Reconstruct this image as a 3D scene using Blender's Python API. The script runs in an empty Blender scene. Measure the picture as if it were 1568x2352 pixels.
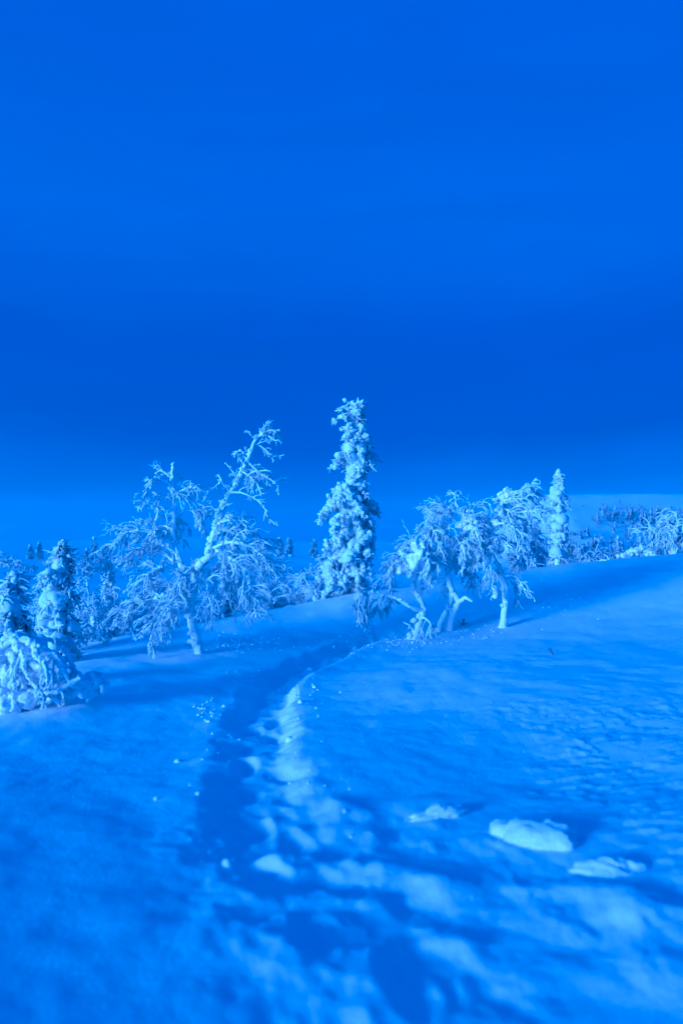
import bpy, math, random
import numpy as np
from mathutils import Vector

# ---------------------------------------------------------------- camera, sky, sun, exposure
scene = bpy.context.scene
C = scene.collection
PITCH = math.radians(2.34)
EYE = 1.65
cam_d = bpy.data.cameras.new('camera')
cam = bpy.data.objects.new('camera', cam_d)
C.objects.link(cam)
cam.location = (0, 0, EYE)
cam.rotation_euler = (math.pi / 2 + PITCH, 0, 0)
cam_d.sensor_fit = 'VERTICAL'
cam_d.sensor_height = 36
cam_d.sensor_width = 24
cam_d.lens = 24
cam_d.clip_start = 0.05
cam_d.clip_end = 3000
cam_d.dof.use_dof = True
cam_d.dof.focus_distance = 12.0
cam_d.dof.aperture_fstop = 0.9
scene.camera = cam

SUN_EL = math.radians(3.2)
TO_SUN = Vector((-0.78, -0.62, 0)).normalized() * math.cos(SUN_EL) + Vector((0, 0, math.sin(SUN_EL)))

world = bpy.data.worlds.new('World')
scene.world = world
world.use_nodes = True
nt = world.node_tree
nt.nodes.clear()
def wn(t, **k):
    n = nt.nodes.new(t)
    for a, b in k.items():
        setattr(n, a, b)
    return n
wout = wn('ShaderNodeOutputWorld')
wbg = wn('ShaderNodeBackground')
sky = wn('ShaderNodeTexSky', sky_type='NISHITA', sun_disc=False, sun_elevation=SUN_EL,
         sun_rotation=math.atan2(TO_SUN.x, TO_SUN.y), air_density=1.0, dust_density=0.6, ozone_density=3.0)
wl = nt.links.new
tc = wn('ShaderNodeTexCoord')
sep = wn('ShaderNodeSeparateXYZ')
wl(tc.outputs['Generated'], sep.inputs[0])
# thin cloud veil: brightness by elevation, broken up by stretched noise
mp = wn('ShaderNodeMapping')
mp.inputs['Scale'].default_value = (1.0, 1.0, 3.4)
mp.inputs['Rotation'].default_value = (0.0, math.radians(12), 0.0)
wl(tc.outputs['Generated'], mp.inputs[0])
nz = wn('ShaderNodeTexNoise')
nz.inputs['Scale'].default_value = 1.5
nz.inputs['Detail'].default_value = 5
nz.inputs['Roughness'].default_value = 0.45
nz.inputs['Distortion'].default_value = 0.4
wl(mp.outputs[0], nz.inputs['Vector'])
wob = wn('ShaderNodeMath', operation='MULTIPLY_ADD')
wob.inputs[1].default_value = 0.16
wob.inputs[2].default_value = -0.08
wl(nz.outputs['Fac'], wob.inputs[0])
el = wn('ShaderNodeMath', operation='ADD')
wl(sep.outputs['Z'], el.inputs[0])
wl(wob.outputs[0], el.inputs[1])
ramp = wn('ShaderNodeValToRGB')
wl(el.outputs[0], ramp.inputs[0])
cr = ramp.color_ramp
cr.interpolation = 'EASE'
SKY = [(0.00, (0.034, 0.200, 0.250)), (0.045, (0.031, 0.182, 0.240)), (0.10, (0.019, 0.112, 0.182)), (0.175, (0.012, 0.067, 0.143)),
       (0.27, (0.012, 0.073, 0.152)), (0.42, (0.018, 0.118, 0.196)), (0.60, (0.016, 0.104, 0.188)), (1.0, (0.017, 0.110, 0.196))]
while len(cr.elements) < len(SKY):
    cr.elements.new(0.5)
for e, (p, c) in zip(cr.elements, SKY):
    e.position = p
    e.color = (*c, 1)
skym = wn('ShaderNodeMix', data_type='RGBA')
skys = wn('ShaderNodeVectorMath', operation='SCALE')
skys.inputs['Scale'].default_value = 0.10
wl(sky.outputs[0], skys.inputs[0])
wl(skys.outputs[0], skym.inputs['A'])
wl(ramp.outputs[0], skym.inputs['B'])
skym.inputs['Factor'].default_value = 0.88
mp2 = wn('ShaderNodeMapping')
mp2.inputs['Scale'].default_value = (1.2, 1.2, 7.0)
mp2.inputs['Rotation'].default_value = (0.0, math.radians(-9), 0.0)
wl(tc.outputs['Generated'], mp2.inputs[0])
nz2 = wn('ShaderNodeTexNoise')
nz2.inputs['Scale'].default_value = 2.6
nz2.inputs['Detail'].default_value = 6
nz2.inputs['Roughness'].default_value = 0.55
nz2.inputs['Distortion'].default_value = 0.8
wl(mp2.outputs[0], nz2.inputs['Vector'])
mr2 = wn('ShaderNodeMapRange')
mr2.inputs['From Min'].default_value = 0.3
mr2.inputs['From Max'].default_value = 0.7
mr2.inputs['To Min'].default_value = 0.95
mr2.inputs['To Max'].default_value = 1.05
wl(nz2.outputs['Fac'], mr2.inputs['Value'])
veil = wn('ShaderNodeVectorMath', operation='SCALE')
wl(skym.outputs['Result'], veil.inputs[0])
wl(mr2.outputs[0], veil.inputs['Scale'])
wl(veil.outputs[0], wbg.inputs['Color'])
wbg.inputs['Strength'].default_value = 0.67
wl(wbg.outputs[0], wout.inputs[0])

sun_d = bpy.data.lights.new('sun', 'SUN')
sun = bpy.data.objects.new('sun', sun_d)
C.objects.link(sun)
sun_d.energy = 5.0
sun_d.color = (1.0, 0.80, 0.60)
sun_d.angle = math.radians(22.0)
sun.rotation_euler = TO_SUN.to_track_quat('Z', 'Y').to_euler()

vs = scene.view_settings
scene.display_settings.display_device = 'sRGB'
vs.view_transform = 'Standard'
vs.look = 'None'
vs.exposure = 0.67
vs.gamma = 1.0
vs.use_curve_mapping = False
# the photograph's camera was balanced for lamp light, which turns the dusk deep blue
vs.use_white_balance = True
vs.white_balance_temperature = 2850
vs.white_balance_tint = 10

cy = scene.cycles
cy.use_denoising = True
cy.max_bounces = 8
cy.diffuse_bounces = 6
cy.glossy_bounces = 1
cy.transmission_bounces = 1
cy.volume_bounces = 1
cy.transparent_max_bounces = 4
cy.caustics_reflective = False
cy.caustics_refractive = False

# ---------------------------------------------------------------- helpers
F = 1568.0
def ray(u, v):
    xc, yc = (u - 784) / F, (1176 - v) / F
    return np.array([xc, math.cos(PITCH) - math.sin(PITCH) * yc, math.sin(PITCH) + math.cos(PITCH) * yc])
def P(u, v, Y):
    d = ray(u, v)
    return np.array([0, 0, EYE]) + d * (Y / d[1])
def smooth(t):
    t = np.clip(t, 0, 1)
    return t * t * (3 - 2 * t)
def _hash(i, j, seed):
    n = (i.astype(np.int64) * 374761393 + j.astype(np.int64) * 668265263 + seed * 1442695041) & 0xFFFFFFFF
    n = ((n ^ (n >> 13)) * 1274126177) & 0xFFFFFFFF
    n = ((n ^ (n >> 16)) * 2246822519) & 0xFFFFFFFF
    return ((n ^ (n >> 15)) & 0xFFFFFF) / float(0xFFFFFF)
def vnoise(x, y, seed=0):
    xi, yi = np.floor(x), np.floor(y)
    fx, fy = x - xi, y - yi
    fx = fx * fx * fx * (fx * (fx * 6 - 15) + 10)
    fy = fy * fy * fy * (fy * (fy * 6 - 15) + 10)
    a, b = _hash(xi, yi, seed), _hash(xi + 1, yi, seed)
    c, d = _hash(xi, yi + 1, seed), _hash(xi + 1, yi + 1, seed)
    return (a * (1 - fx) + b * fx) * (1 - fy) + (c * (1 - fx) + d * fx) * fy - 0.5
def fbm(x, y, seed=0, o=4, g=0.5):
    s, a = 0, 1.0
    for k in range(o):
        s = s + a * vnoise(x, y, seed + k * 17)
        x, y = x * 2.03 + 11.3, y * 2.03 + 5.7
        a *= g
    return s

# ---------------------------------------------------------------- materials
def mat(name):
    m = bpy.data.materials.new(name)
    m.use_nodes = True
    return m, m.node_tree, m.node_tree.nodes['Principled BSDF']
def bump(n, b, scales, dist):
    tcn = n.nodes.new('ShaderNodeTexCoord')
    prev = None
    for sc, st in scales:
        tx = n.nodes.new('ShaderNodeTexNoise')
        tx.inputs['Scale'].default_value = sc
        tx.inputs['Detail'].default_value = 3
        n.links.new(tcn.outputs['Object'], tx.inputs['Vector'])
        bp = n.nodes.new('ShaderNodeBump')
        bp.inputs['Strength'].default_value = st
        bp.inputs['Distance'].default_value = dist
        n.links.new(tx.outputs['Fac'], bp.inputs['Height'])
        if prev:
            n.links.new(prev.outputs[0], bp.inputs['Normal'])
        prev = bp
    n.links.new(prev.outputs[0], b.inputs['Normal'])
    return prev
def snow_mat(name, col, scales, dist):
    m, n, b = mat(name)
    b.inputs['Base Color'].default_value = (*col, 1)
    b.inputs['Roughness'].default_value = 0.7
    b.inputs['Specular IOR Level'].default_value = 0.25
    bump(n, b, scales, dist)
    return m
M_SNOW = snow_mat('snow', (0.90, 0.905, 0.915), [(9, 0.3), (60, 0.3), (170, 0.3)], 0.02)
M_LUMP = snow_mat('loose_snow', (0.91, 0.91, 0.92), [(22, 0.5), (90, 0.4)], 0.02)
M_RIME = snow_mat('rime', (0.90, 0.95, 0.975), [(30, 0.35), (110, 0.3)], 0.012)
def translucent(m, fac):
    n = m.node_tree
    b = n.nodes['Principled BSDF']; o = n.nodes['Material Output']
    t = n.nodes.new('ShaderNodeBsdfTranslucent'); t.inputs['Color'].default_value = (.90, .95, .975, 1)
    mx = n.nodes.new('ShaderNodeMixShader'); mx.inputs[0].default_value = fac
    n.links.new(b.outputs[0], mx.inputs[1]); n.links.new(t.outputs[0], mx.inputs[2]); n.links.new(mx.outputs[0], o.inputs['Surface'])
translucent(M_RIME, .28)
def bark_mat(name, dark, cover):
    m, n, b = mat(name)
    ge = n.nodes.new('ShaderNodeNewGeometry')
    dot = n.nodes.new('ShaderNodeVectorMath'); dot.operation = 'DOT_PRODUCT'
    dot.inputs[1].default_value = (-0.75, -0.3, 0.55)          # windward side carries the rime
    n.links.new(ge.outputs['Normal'], dot.inputs[0])
    tcn = n.nodes.new('ShaderNodeTexCoord')
    tx = n.nodes.new('ShaderNodeTexNoise')
    tx.inputs['Scale'].default_value = 14
    tx.inputs['Detail'].default_value = 4
    n.links.new(tcn.outputs['Object'], tx.inputs['Vector'])
    ad = n.nodes.new('ShaderNodeMath'); ad.operation = 'MULTIPLY_ADD'
    ad.inputs[1].default_value = 2.2
    n.links.new(tx.outputs['Fac'], ad.inputs[0])
    n.links.new(dot.outputs['Value'], ad.inputs[2])
    rp = n.nodes.new('ShaderNodeValToRGB')
    rp.color_ramp.elements[0].position = 0.0
    mr = n.nodes.new('ShaderNodeMapRange')
    mr.inputs['From Min'].default_value = cover
    mr.inputs['From Max'].default_value = cover + 0.35
    n.links.new(ad.outputs[0], mr.inputs['Value'])
    rp.color_ramp.elements[0].color = (*dark, 1)
    rp.color_ramp.elements[1].color = (0.90, 0.92, 0.935, 1)
    n.links.new(mr.outputs[0], rp.inputs[0])
    n.links.new(rp.outputs[0], b.inputs['Base Color'])
    b.inputs['Roughness'].default_value = 0.75
    b.inputs['Specular IOR Level'].default_value = 0.2
    bump(n, b, [(25, 0.7), (90, 0.6)], 0.02)
    return m
M_BARK = bark_mat('rimed_birch_bark', (0.10, 0.085, 0.075), 0.02)
M_NEEDLE = bark_mat('rimed_needles', (0.022, 0.032, 0.022), 1.25)
M_FARWOOD = bark_mat('far_wood', (0.030, 0.040, 0.036), 1.75)
M_FARNEEDLE = bark_mat('far_rimed_needles', (0.030, 0.040, 0.032), 0.95)
m_, n_, b_ = mat('dark_twig')
b_.inputs['Base Color'].default_value = (0.05, 0.04, 0.035, 1)
b_.inputs['Roughness'].default_value = 0.85
M_TWIG = m_

# ---------------------------------------------------------------- mesh building
def make_mesh(name, V, Fq, m, smooth_shade=True):
    me = bpy.data.meshes.new(name)
    V = np.asarray(V, dtype=np.float32)
    Fq = [f for f in Fq if len(f)]
    nloop = sum(f.size for f in Fq)
    npoly = sum(f.shape[0] for f in Fq)
    me.vertices.add(len(V))
    me.vertices.foreach_set('co', V.ravel())
    me.loops.add(nloop)
    me.loops.foreach_set('vertex_index', np.concatenate([f.ravel() for f in Fq]).astype(np.int32))
    tot = np.concatenate([np.full(f.shape[0], f.shape[1]) for f in Fq])
    me.polygons.add(npoly)
    me.polygons.foreach_set('loop_start', (np.cumsum(tot) - tot).astype(np.int32))
    me.polygons.foreach_set('loop_total', tot.astype(np.int32))
    me.polygons.foreach_set('use_smooth', np.full(npoly, smooth_shade))
    me.update(calc_edges=True)
    me.materials.append(m)
    return me
class MB:
    def __init__(self):
        self.V, self.Q, self.T, self.n = [], [], [], 0
    def add(self, V, Q=None, T=None):
        V = V.reshape(-1, 3)
        self.V.append(V)
        if Q is not None: self.Q.append(Q.reshape(-1, 4) + self.n)
        if T is not None: self.T.append(T.reshape(-1, 3) + self.n)
        self.n += len(V)
    def tubes(self, Pts, R, K, rng, rough=0.2):
        """Pts (M,S,3), R (M,S): rough closed tubes"""
        M, S, _ = Pts.shape
        if M == 0: return
        T = np.gradient(Pts, axis=1)
        T /= np.linalg.norm(T, axis=2, keepdims=True) + 1e-9
        ref = rng.normal(size=(M, 1, 3))
        A = np.cross(T, ref); A /= np.linalg.norm(A, axis=2, keepdims=True) + 1e-9
        B = np.cross(T, A)
        th = np.arange(K) / K * 2 * math.pi
        rr = R[:, :, None] * (1 + rough * rng.normal(size=(M, S, K)).clip(-1.6, 1.6))
        V = Pts[:, :, None, :] + rr[..., None] * (np.cos(th)[None, None, :, None] * A[:, :, None, :] + np.sin(th)[None, None, :, None] * B[:, :, None, :])
        tip = Pts[:, -1:, :] + T[:, -1:, :] * R[:, -1:, None]
        V = np.concatenate([V.reshape(M, S * K, 3), tip], axis=1)
        i, k = np.meshgrid(np.arange(S - 1), np.arange(K), indexing='ij')
        q = np.stack([i * K + k, i * K + (k + 1) % K, (i + 1) * K + (k + 1) % K, (i + 1) * K + k], -1).reshape(-1, 4)
        k = np.arange(K)
        t = np.stack([(S - 1) * K + k, (S - 1) * K + (k + 1) % K, np.full(K, S * K)], -1)
        off = (np.arange(M) * (S * K + 1))[:, None, None]
        self.add(V, (q[None] + off), (t[None] + off))
    def blobs(self, cen, rad, rng, level=2, squash=(0.8, 1.15)):
        N = len(cen)
        if N == 0: return
        base, tri = BLOB[level]
        idx = rng.integers(0, len(base), N)
        q = rng.normal(size=(N, 4)); q /= np.linalg.norm(q, axis=1, keepdims=True)
        w, x, y, z = q.T
        Rm = np.stack([1 - 2 * (y * y + z * z), 2 * (x * y - z * w), 2 * (x * z + y * w),
                       2 * (x * y + z * w), 1 - 2 * (x * x + z * z), 2 * (y * z - x * w),
                       2 * (x * z - y * w), 2 * (y * z + x * w), 1 - 2 * (x * x + y * y)], -1).reshape(N, 3, 3)
        sc = rng.uniform(*squash, size=(N, 1, 3)) * np.asarray(rad).reshape(N, 1, 1)
        V = np.einsum('nij,nkj->nki', Rm, base[idx] * sc) + cen[:, None, :]
        nv = base.shape[1]
        self.add(V, None, tri[None] + (np.arange(N) * nv)[:, None, None])
    def blades(self, a, b, w, rng):
        """thin three-sided needles-on-twig spikes from a to b"""
        Pts = np.stack([a, (a + b) / 2, b], 1)
        R = np.stack([w, w, w * 0.35], 1)
        self.tubes(Pts, R, 3, rng, 0.1)
    def build(self, name, m, parent=None, origin=None, smooth_shade=True):
        if not self.V: return None
        V = np.concatenate(self.V)
        if origin is not None: V = V - np.asarray(origin)
        Fq = []
        if self.Q: Fq.append(np.concatenate(self.Q))
        if self.T: Fq.append(np.concatenate(self.T))
        o = bpy.data.objects.new(name, make_mesh(name, V, Fq, m, smooth_shade))
        C.objects.link(o)
        if parent is not None: o.parent = parent
        if name in ('twigs', 'needles'): o['kind'] = 'stuff'
        return o
def ico(level):
    import bmesh
    bm = bmesh.new()
    bmesh.ops.create_icosphere(bm, subdivisions=level, radius=1)
    V = np.array([v.co[:] for v in bm.verts]); T = np.array([[v.index for v in f.verts] for f in bm.faces])
    bm.free()
    return V, T
def lumpy(V, rng, amps):
    r = np.ones(len(V))
    for fr, am in amps:
        for _ in range(5):
            k = rng.normal(size=3) * fr
            r += am * np.sin(V @ k + rng.uniform(0, 6.28)) / 2.2
    return V * r[:, None]
BLOB = {}
for lv, am in ((1, [(1.5, .2)]), (2, [(2.0, .22), (4.5, .14)]), (3, [(1.8, .30), (4.5, .18), (9, .10)]), (4, [(1.4, .22), (3.5, .18), (8, .08), (16, .04)])):
    V_, T_ = ico(lv)
    BLOB[lv] = (np.stack([lumpy(V_, np.random.default_rng(100 * lv + k), am) for k in range(14)]), T_)

def catmull(pts, n):
    pts = np.asarray(pts, float)
    p = np.vstack([2 * pts[0] - pts[1], pts, 2 * pts[-1] - pts[-2]])
    seg = np.linalg.norm(np.diff(pts, axis=0), axis=1)
    cum = np.concatenate([[0], np.cumsum(seg)])
    s = np.linspace(0, cum[-1], n)
    i = np.clip(np.searchsorted(cum, s, side='right') - 1, 0, len(seg) - 1)
    t = ((s - cum[i]) / seg[i])[:, None]
    a, b, c, d = p[i], p[i + 1], p[i + 2], p[i + 3]
    return 0.5 * (2 * b + (c - a) * t + (2 * a - 5 * b + 4 * c - d) * t * t + (3 * b - a - 3 * c + d) * t ** 3)
def grow(start, d, L, S, droop, wander, rng, bias=None):
    M = len(start)
    pts = [start]
    p, d = start.copy(), d / (np.linalg.norm(d, axis=1, keepdims=True) + 1e-9)
    st = (L / (S - 1))[:, None]
    for _ in range(S - 1):
        p = p + d * st
        pts.append(p)
        d = d + np.array([0, 0, -1.0]) * droop / (S - 1) + rng.normal(size=(M, 3)) * wander
        if bias is not None: d = d + np.asarray(bias) / (S - 1)
        d /= np.linalg.norm(d, axis=1, keepdims=True) + 1e-9
    return np.stack(pts, 1)
def sample_paths(Pts, n, rng, lo=0.1, hi=1.0):
    """n random points with tangents on each of the (M,S,3) paths"""
    M, S, _ = Pts.shape
    t = (rng.uniform(size=(M, n)) * (hi - lo) + lo) * (S - 1)
    i = np.clip(t.astype(int), 0, S - 2)
    f = (t - i)[..., None]
    m = np.arange(M)[:, None]
    a, b = Pts[m, i], Pts[m, i + 1]
    tan = b - a
    tan = tan / (np.linalg.norm(tan, axis=2, keepdims=True) + 1e-9)
    return (a * (1 - f) + b * f).reshape(-1, 3), tan.reshape(-1, 3), (t / (S - 1)).reshape(-1)
def empty(name, loc, label, cat, group=None):
    o = bpy.data.objects.new(name, None)
    o.empty_display_size = 0.2
    C.objects.link(o)
    o.location = loc
    o['label'] = label; o['category'] = cat
    if group: o['group'] = group
    return o
def tag(o, label, cat, group=None):
    o['label'] = label; o['category'] = cat
    if group: o['group'] = group
    return o

# ---------------------------------------------------------------- terrain
CTRL = []
def cp(u, v, Y): CTRL.append(P(u, v, Y))
def cw(x, y, z): CTRL.append(np.array([x, y, z], float))
for a in [(460, 1500, 10.0), (330, 1462, 12.5), (200, 1500, 10.6), (600, 1408, 14.5), (700, 1383, 15.5), (820, 1359, 16.0),
          (960, 1466, 11.0), (1030, 1450, 11.5), (1157, 1441, 11.5), (900, 1412, 13.2), (1280, 1294, 18.0), (1568, 1276, 20.0),
          (1400, 1288, 19.0), (1568, 1400, 11.5), (1568, 1600, 6.3), (1300, 1560, 7.0), (1000, 1540, 8.0), (1568, 1900, 3.4),
          (1250, 1800, 4.4), (0, 1640, 6.6), (280, 1600, 7.4), (560, 1512, 9.6), (150, 1580, 7.6)]:
    cp(*a)
for a in [(-1.2, 2.4, 0.25), (-0.3, 2.2, 0.20), (-2.0, 4.0, 0.13), (-1.0, 4.0, 0.09), (-0.9, 6.0, -0.03), (0, 1.5, 0.15), (1.6, 2.0, 0.24), (0, 0, 0.20), (-2, 0, 0.62), (3, 0, 0.35), (0.9, 3.4, 0.17), (0, 5, 0.12),
          (-4, 17, -0.75), (-7, 18, -0.8), (-9, 10, -0.5), (-6, 7, -0.15), (-12, 0, -0.6), (-1.5, 20, -0.55), (1.5, 21, -0.35), (0, -10, 0.2), (10, -6, 0.9), (12, 8, 1.25),
          (16, 20, 1.7), (11, 28, 0.4), (20, 0, 1.8), (-12, 25, -1.0), (-4, 28, -1.0), (5, 27, 0.0), (18, 30, 0.5), (-20, 10, -1.0), (-15, -15, -0.6), (15, -18, 1.2), (0, -25, 0.2)]:
    cw(*a)
CTRL = np.array(CTRL)
def _tps(r2):
    return np.where(r2 > 1e-12, 0.5 * r2 * np.log(r2 + 1e-12), 0)
def _fit():
    n = len(CTRL)
    xy = CTRL[:, :2]
    K = _tps(((xy[:, None] - xy[None]) ** 2).sum(-1)) + np.eye(n) * 0.15
    Pm = np.hstack([np.ones((n, 1)), xy])
    A = np.block([[K, Pm], [Pm.T, np.zeros((3, 3))]])
    s = np.linalg.solve(A, np.concatenate([CTRL[:, 2], np.zeros(3)]))
    return s[:n], s[n:]
TW, TA = _fit()
def base_h(x, y):
    z = TA[0] + TA[1] * x + TA[2] * y
    for (cx, cy_), w in zip(CTRL[:, :2], TW):
        z = z + w * _tps((x - cx) ** 2 + (y - cy_) ** 2)
    return z
def far_h(x, y):
    z = -1.0 + 0.5 * fbm(x * 0.03, y * 0.03, 5)
    wob = fbm(x * 0.02, y * 0.02, 9, 3)
    z = z + 10.8 * smooth((y - 42) / 75 + 0.12 * wob) * smooth((x - 0.19 * y - 1 + 2 * wob) / 11) * (0.96 + 0.05 * wob)
    z = z + 3.0 * np.exp(-((y - 195) / 42) ** 2) * (1 - smooth((x - 10) / 30)) * (0.85 + 0.5 * wob)
    return z
def G(u, v, z0=0.0):
    d = ray(u, v)
    t = (z0 - EYE) / d[2]
    return np.array([d[0] * t, d[1] * t])
TRAIL = np.array([G(u, v, z) for u, v, z in [(905, 2700, .05), (860, 2420, .05), (760, 2200, .05), (660, 2040, .05), (622, 1920, .05), (600, 1800, .0), (594, 1700, .0), (602, 1630, .0),
                                             (622, 1572, .0), (680, 1536, .0), (745, 1506, .02), (805, 1474, .05), (880, 1448, .1), (1000, 1428, .15), (1120, 1404, .28)]])
TRAIL_HW = np.array([.50, .46, .42, .34, .29, .26, .25, .25, .27, .26, .24, .22, .18, .13, .10])
TRAIL_D = np.array([.0, .0, .0, .02, .035, .055, .07, .085, .11, .12, .11, .10, .07, .035, .0])
def poly_dist(x, y, poly, *attrs):
    best = np.full(x.shape, 1e9); out = [np.zeros(x.shape) for _ in attrs]; side = np.zeros(x.shape)
    for k in range(len(poly) - 1):
        a, b = poly[k], poly[k + 1]
        ab = b - a
        t = np.clip(((x - a[0]) * ab[0] + (y - a[1]) * ab[1]) / (ab @ ab), 0, 1)
        dx, dy = x - a[0] - t * ab[0], y - a[1] - t * ab[1]
        d = np.hypot(dx, dy)
        m = d < best
        best = np.where(m, d, best)
        side = np.where(m, np.sign(ab[0] * dy - ab[1] * dx), side)
        for q, at in enumerate(attrs):
            out[q] = np.where(m, at[k] * (1 - t) + at[k + 1] * t, out[q])
    return best, side, out
# broken, trampled snow near the camera: (u, v, half length, half width, height, heading in degrees)
MOUNDS = [(985, 1850, .24, .08, .10, 20), (700, 1800, .16, .07, .07, -60), (790, 1860, .20, .07, .10, -48),
          (900, 2040, .34, .07, .11, -32), (1010, 2065, .12, .05, .06, -30), (560, 2105, .17, .05, .08, -40), (640, 1985, .08, .07, .07, 10), (560, 1990, .06, .05, .05, 10),
          (860, 1940, .09, .07, .05, 0), (1110, 1960, .16, .05, .06, -15), (1200, 1930, .30, .10, .06, -15),
          (1380, 2120, .22, .10, .12, -20), (1500, 2180, .25, .12, .14, -25), (1330, 2090, .14, .07, .07, 0), (1450, 2280, .25, .08, .10, -15), (1540, 2080, .2, .06, .06, -10), (1240, 2160, .13, .07, .07, 30),
          (860, 2110, .16, .05, .06, -30), (1080, 2230, .2, .06, .05, -40), (480, 2190, .10, .07, .04, 20), (300, 2180, .12, .06, .04, 0), (200, 2260, .15, .07, .04, 10), (760, 2300, .22, .1, .06, -45), (640, 2280, .2, .09, .05, -10),
          (900, 1895, .07, .05, -.05, 0), (900, 1960, .16, .08, -.10, -10), (1150, 2020, .28, .06, -.07, -12), (420, 2070, .17, .08, -.09, 25), (960, 2200, .30, .09, -.13, -45), (1040, 2320, .25, .08, -.12, -50), (1330, 2230, .28, .05, -.07, -20), (620, 2170, .2, .07, -.07, -30), (1250, 2060, .25, .05, -.06, -15), (1480, 2240, .22, .035, -.05, -15)]
MW = [(G(u, v, .12), L, W, h, math.radians(a)) for u, v, L, W, h, a in MOUNDS]
CHURN = np.array([G(u, v, .12) for u, v in [(640, 1960), (760, 2120), (900, 2300), (1100, 2600)]])
CHURN2 = np.array([G(u, v, .14) for u, v in [(740, 1930), (960, 1960), (1250, 2080), (1700, 2260)]])
def _steps():
    rng = np.random.default_rng(91)
    seg = np.linalg.norm(np.diff(TRAIL, axis=0), axis=1)
    cum = np.concatenate([[0], np.cumsum(seg)])
    out, s, side = [], 0.2, 1
    while s < cum[-3]:
        i = min(np.searchsorted(cum, s, side='right') - 1, len(seg) - 1)
        t = (s - cum[i]) / seg[i]
        d = (TRAIL[i + 1] - TRAIL[i]) / seg[i]
        c = TRAIL[i] * (1 - t) + TRAIL[i + 1] * t + np.array([-d[1], d[0]]) * side * rng.uniform(.05, .15)
        out.append((c, math.atan2(d[1], d[0]) + rng.normal() * .2, rng.uniform(.02, .04)))
        s += rng.uniform(.24, .36); side = -side
    return out
STEPS = _steps()
def height(x, y, detail=True):
    x = np.asarray(x, float); y = np.asarray(y, float)
    r = np.hypot(x, y)
    w = smooth((r - 24) / 14)
    z = base_h(x, y) * (1 - w) + far_h(x, y) * w
    z = z + (0.10 - 0.07 * smooth((x + 0.5) / 2) * smooth((20 - y) / 5)) * fbm(x * 0.33 + 3, y * 0.22, 21, 3) * smooth((r - 1) / 5)
    z = z + 0.05 * np.exp(-((y - (6.9 + 0.55 * (x + 3))) / 0.8) ** 2) * smooth((-x - 0.9) / 0.8)
    if not detail: return z
    near = r < 40
    xn, yn = x[near], y[near]
    zz = np.zeros(xn.shape)
    zz += 0.020 * fbm(xn * 2.2, yn * 2.2, 31, 4)
    # wind-packed ripples on the right slope
    rm = smooth((xn - 0.10 * yn - 0.25) / 0.9) * smooth((9.0 - yn) / 3.5) * smooth((yn - 2.2) / 1.2)
    ca, sa = math.cos(-0.18), math.sin(-0.18)
    xr, yr = xn * ca - yn * sa, xn * sa + yn * ca
    rip = vnoise(xr * 8.5 + 2.0 * fbm(xn * 2, yn * 2, 3, 2), yr * 24, 41) + 0.6 * vnoise(xr * 18, yr * 44, 42)
    zz += rm * 0.010 * smooth((rip - 0.02) / 0.42) * smooth((fbm(xn * 0.7, yn * 0.7, 77, 3) + .32) / .4)
    # trail
    d, side, (hw, dep) = poly_dist(xn, yn, TRAIL, TRAIL_HW, TRAIL_D)
    edge = 0.10 * fbm(xn * 2.6, yn * 2.6, 51, 4) + 0.02 * vnoise(xn * 14, yn * 14, 52)
    de = d + edge
    wall = np.where(side > 0, 0.28, 0.22)
    inside = 1 - smooth((de - hw + wall * .5) / wall)
    zz -= dep * inside
    zz += inside * (0.05 * fbm(xn * 3.5, yn * 3.5, 53, 3) + 0.006 * vnoise(xn * 17, yn * 17, 54))
    berm = np.exp(-((de - hw - 0.16) / 0.14) ** 2) * (dep / 0.25)
    zz += berm * (0.008 + 0.03 * np.maximum(0, fbm(xn * 5, yn * 5, 55, 4)))
    for c, ang, dpt in STEPS:                        # boot prints along the trail
        dx, dy = xn - c[0], yn - c[1]
        A = (dx * math.cos(ang) + dy * math.sin(ang)) / .15
        B = (-dx * math.sin(ang) + dy * math.cos(ang)) / .075
        q = A * A + B * B
        s = q < 6
        zz[s] += dpt * (-np.exp(-q[s] ** 1.6) + .12 * np.exp(-((q[s] - 1.9) / .8) ** 2))
    # churned foreground
    dc, _, _ = poly_dist(xn, yn, CHURN)
    d2, _, _ = poly_dist(xn, yn, CHURN2)
    ch = np.maximum(1 - smooth((dc + 0.25 * fbm(xn * 2, yn * 2, 61, 3) - 0.35) / 0.45), 1 - smooth((d2 + 0.25 * fbm(xn * 2, yn * 2, 62, 3) - 0.28) / 0.30))
    ch *= smooth((5.0 - yn) / 1.0)
    bil = np.abs(fbm(xn * 3.3, yn * 3.3, 63, 4))
    zz += ch * (0.032 * (0.25 - bil) + 0.008 * fbm(xn * 8, yn * 8, 64, 3))
    lf = smooth((3.4 - yn) / 1.2) * smooth((0.4 - xn) / .6)
    zz += lf * 0.12 * (0.05 * np.maximum(0, fbm(xn * 5, yn * 5, 65, 4)) + 0.03 * fbm(xn * 9, yn * 9, 68, 3))
    for c, L, W, h, a in MW:
        dx, dy = xn - c[0], yn - c[1]
        A = (dx * math.cos(a) + dy * math.sin(a)) / L
        B = (-dx * math.sin(a) + dy * math.cos(a)) / (W * 1.5)
        q = A * A + B * B
        s = q < 9
        if s.any():
            n1 = 1 + 0.6 * fbm(xn[s] * 5, yn[s] * 5, 66, 3)
            zz[s] += (0.29 if h > 0 else 0.14) * h * np.exp(-(q[s] * n1) ** 1.1)
    z[near] += zz * smooth((40 - r[near]) / 8)
    return z
def ground(x, y):
    return float(height(np.array([x]), np.array([y]))[0])
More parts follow.
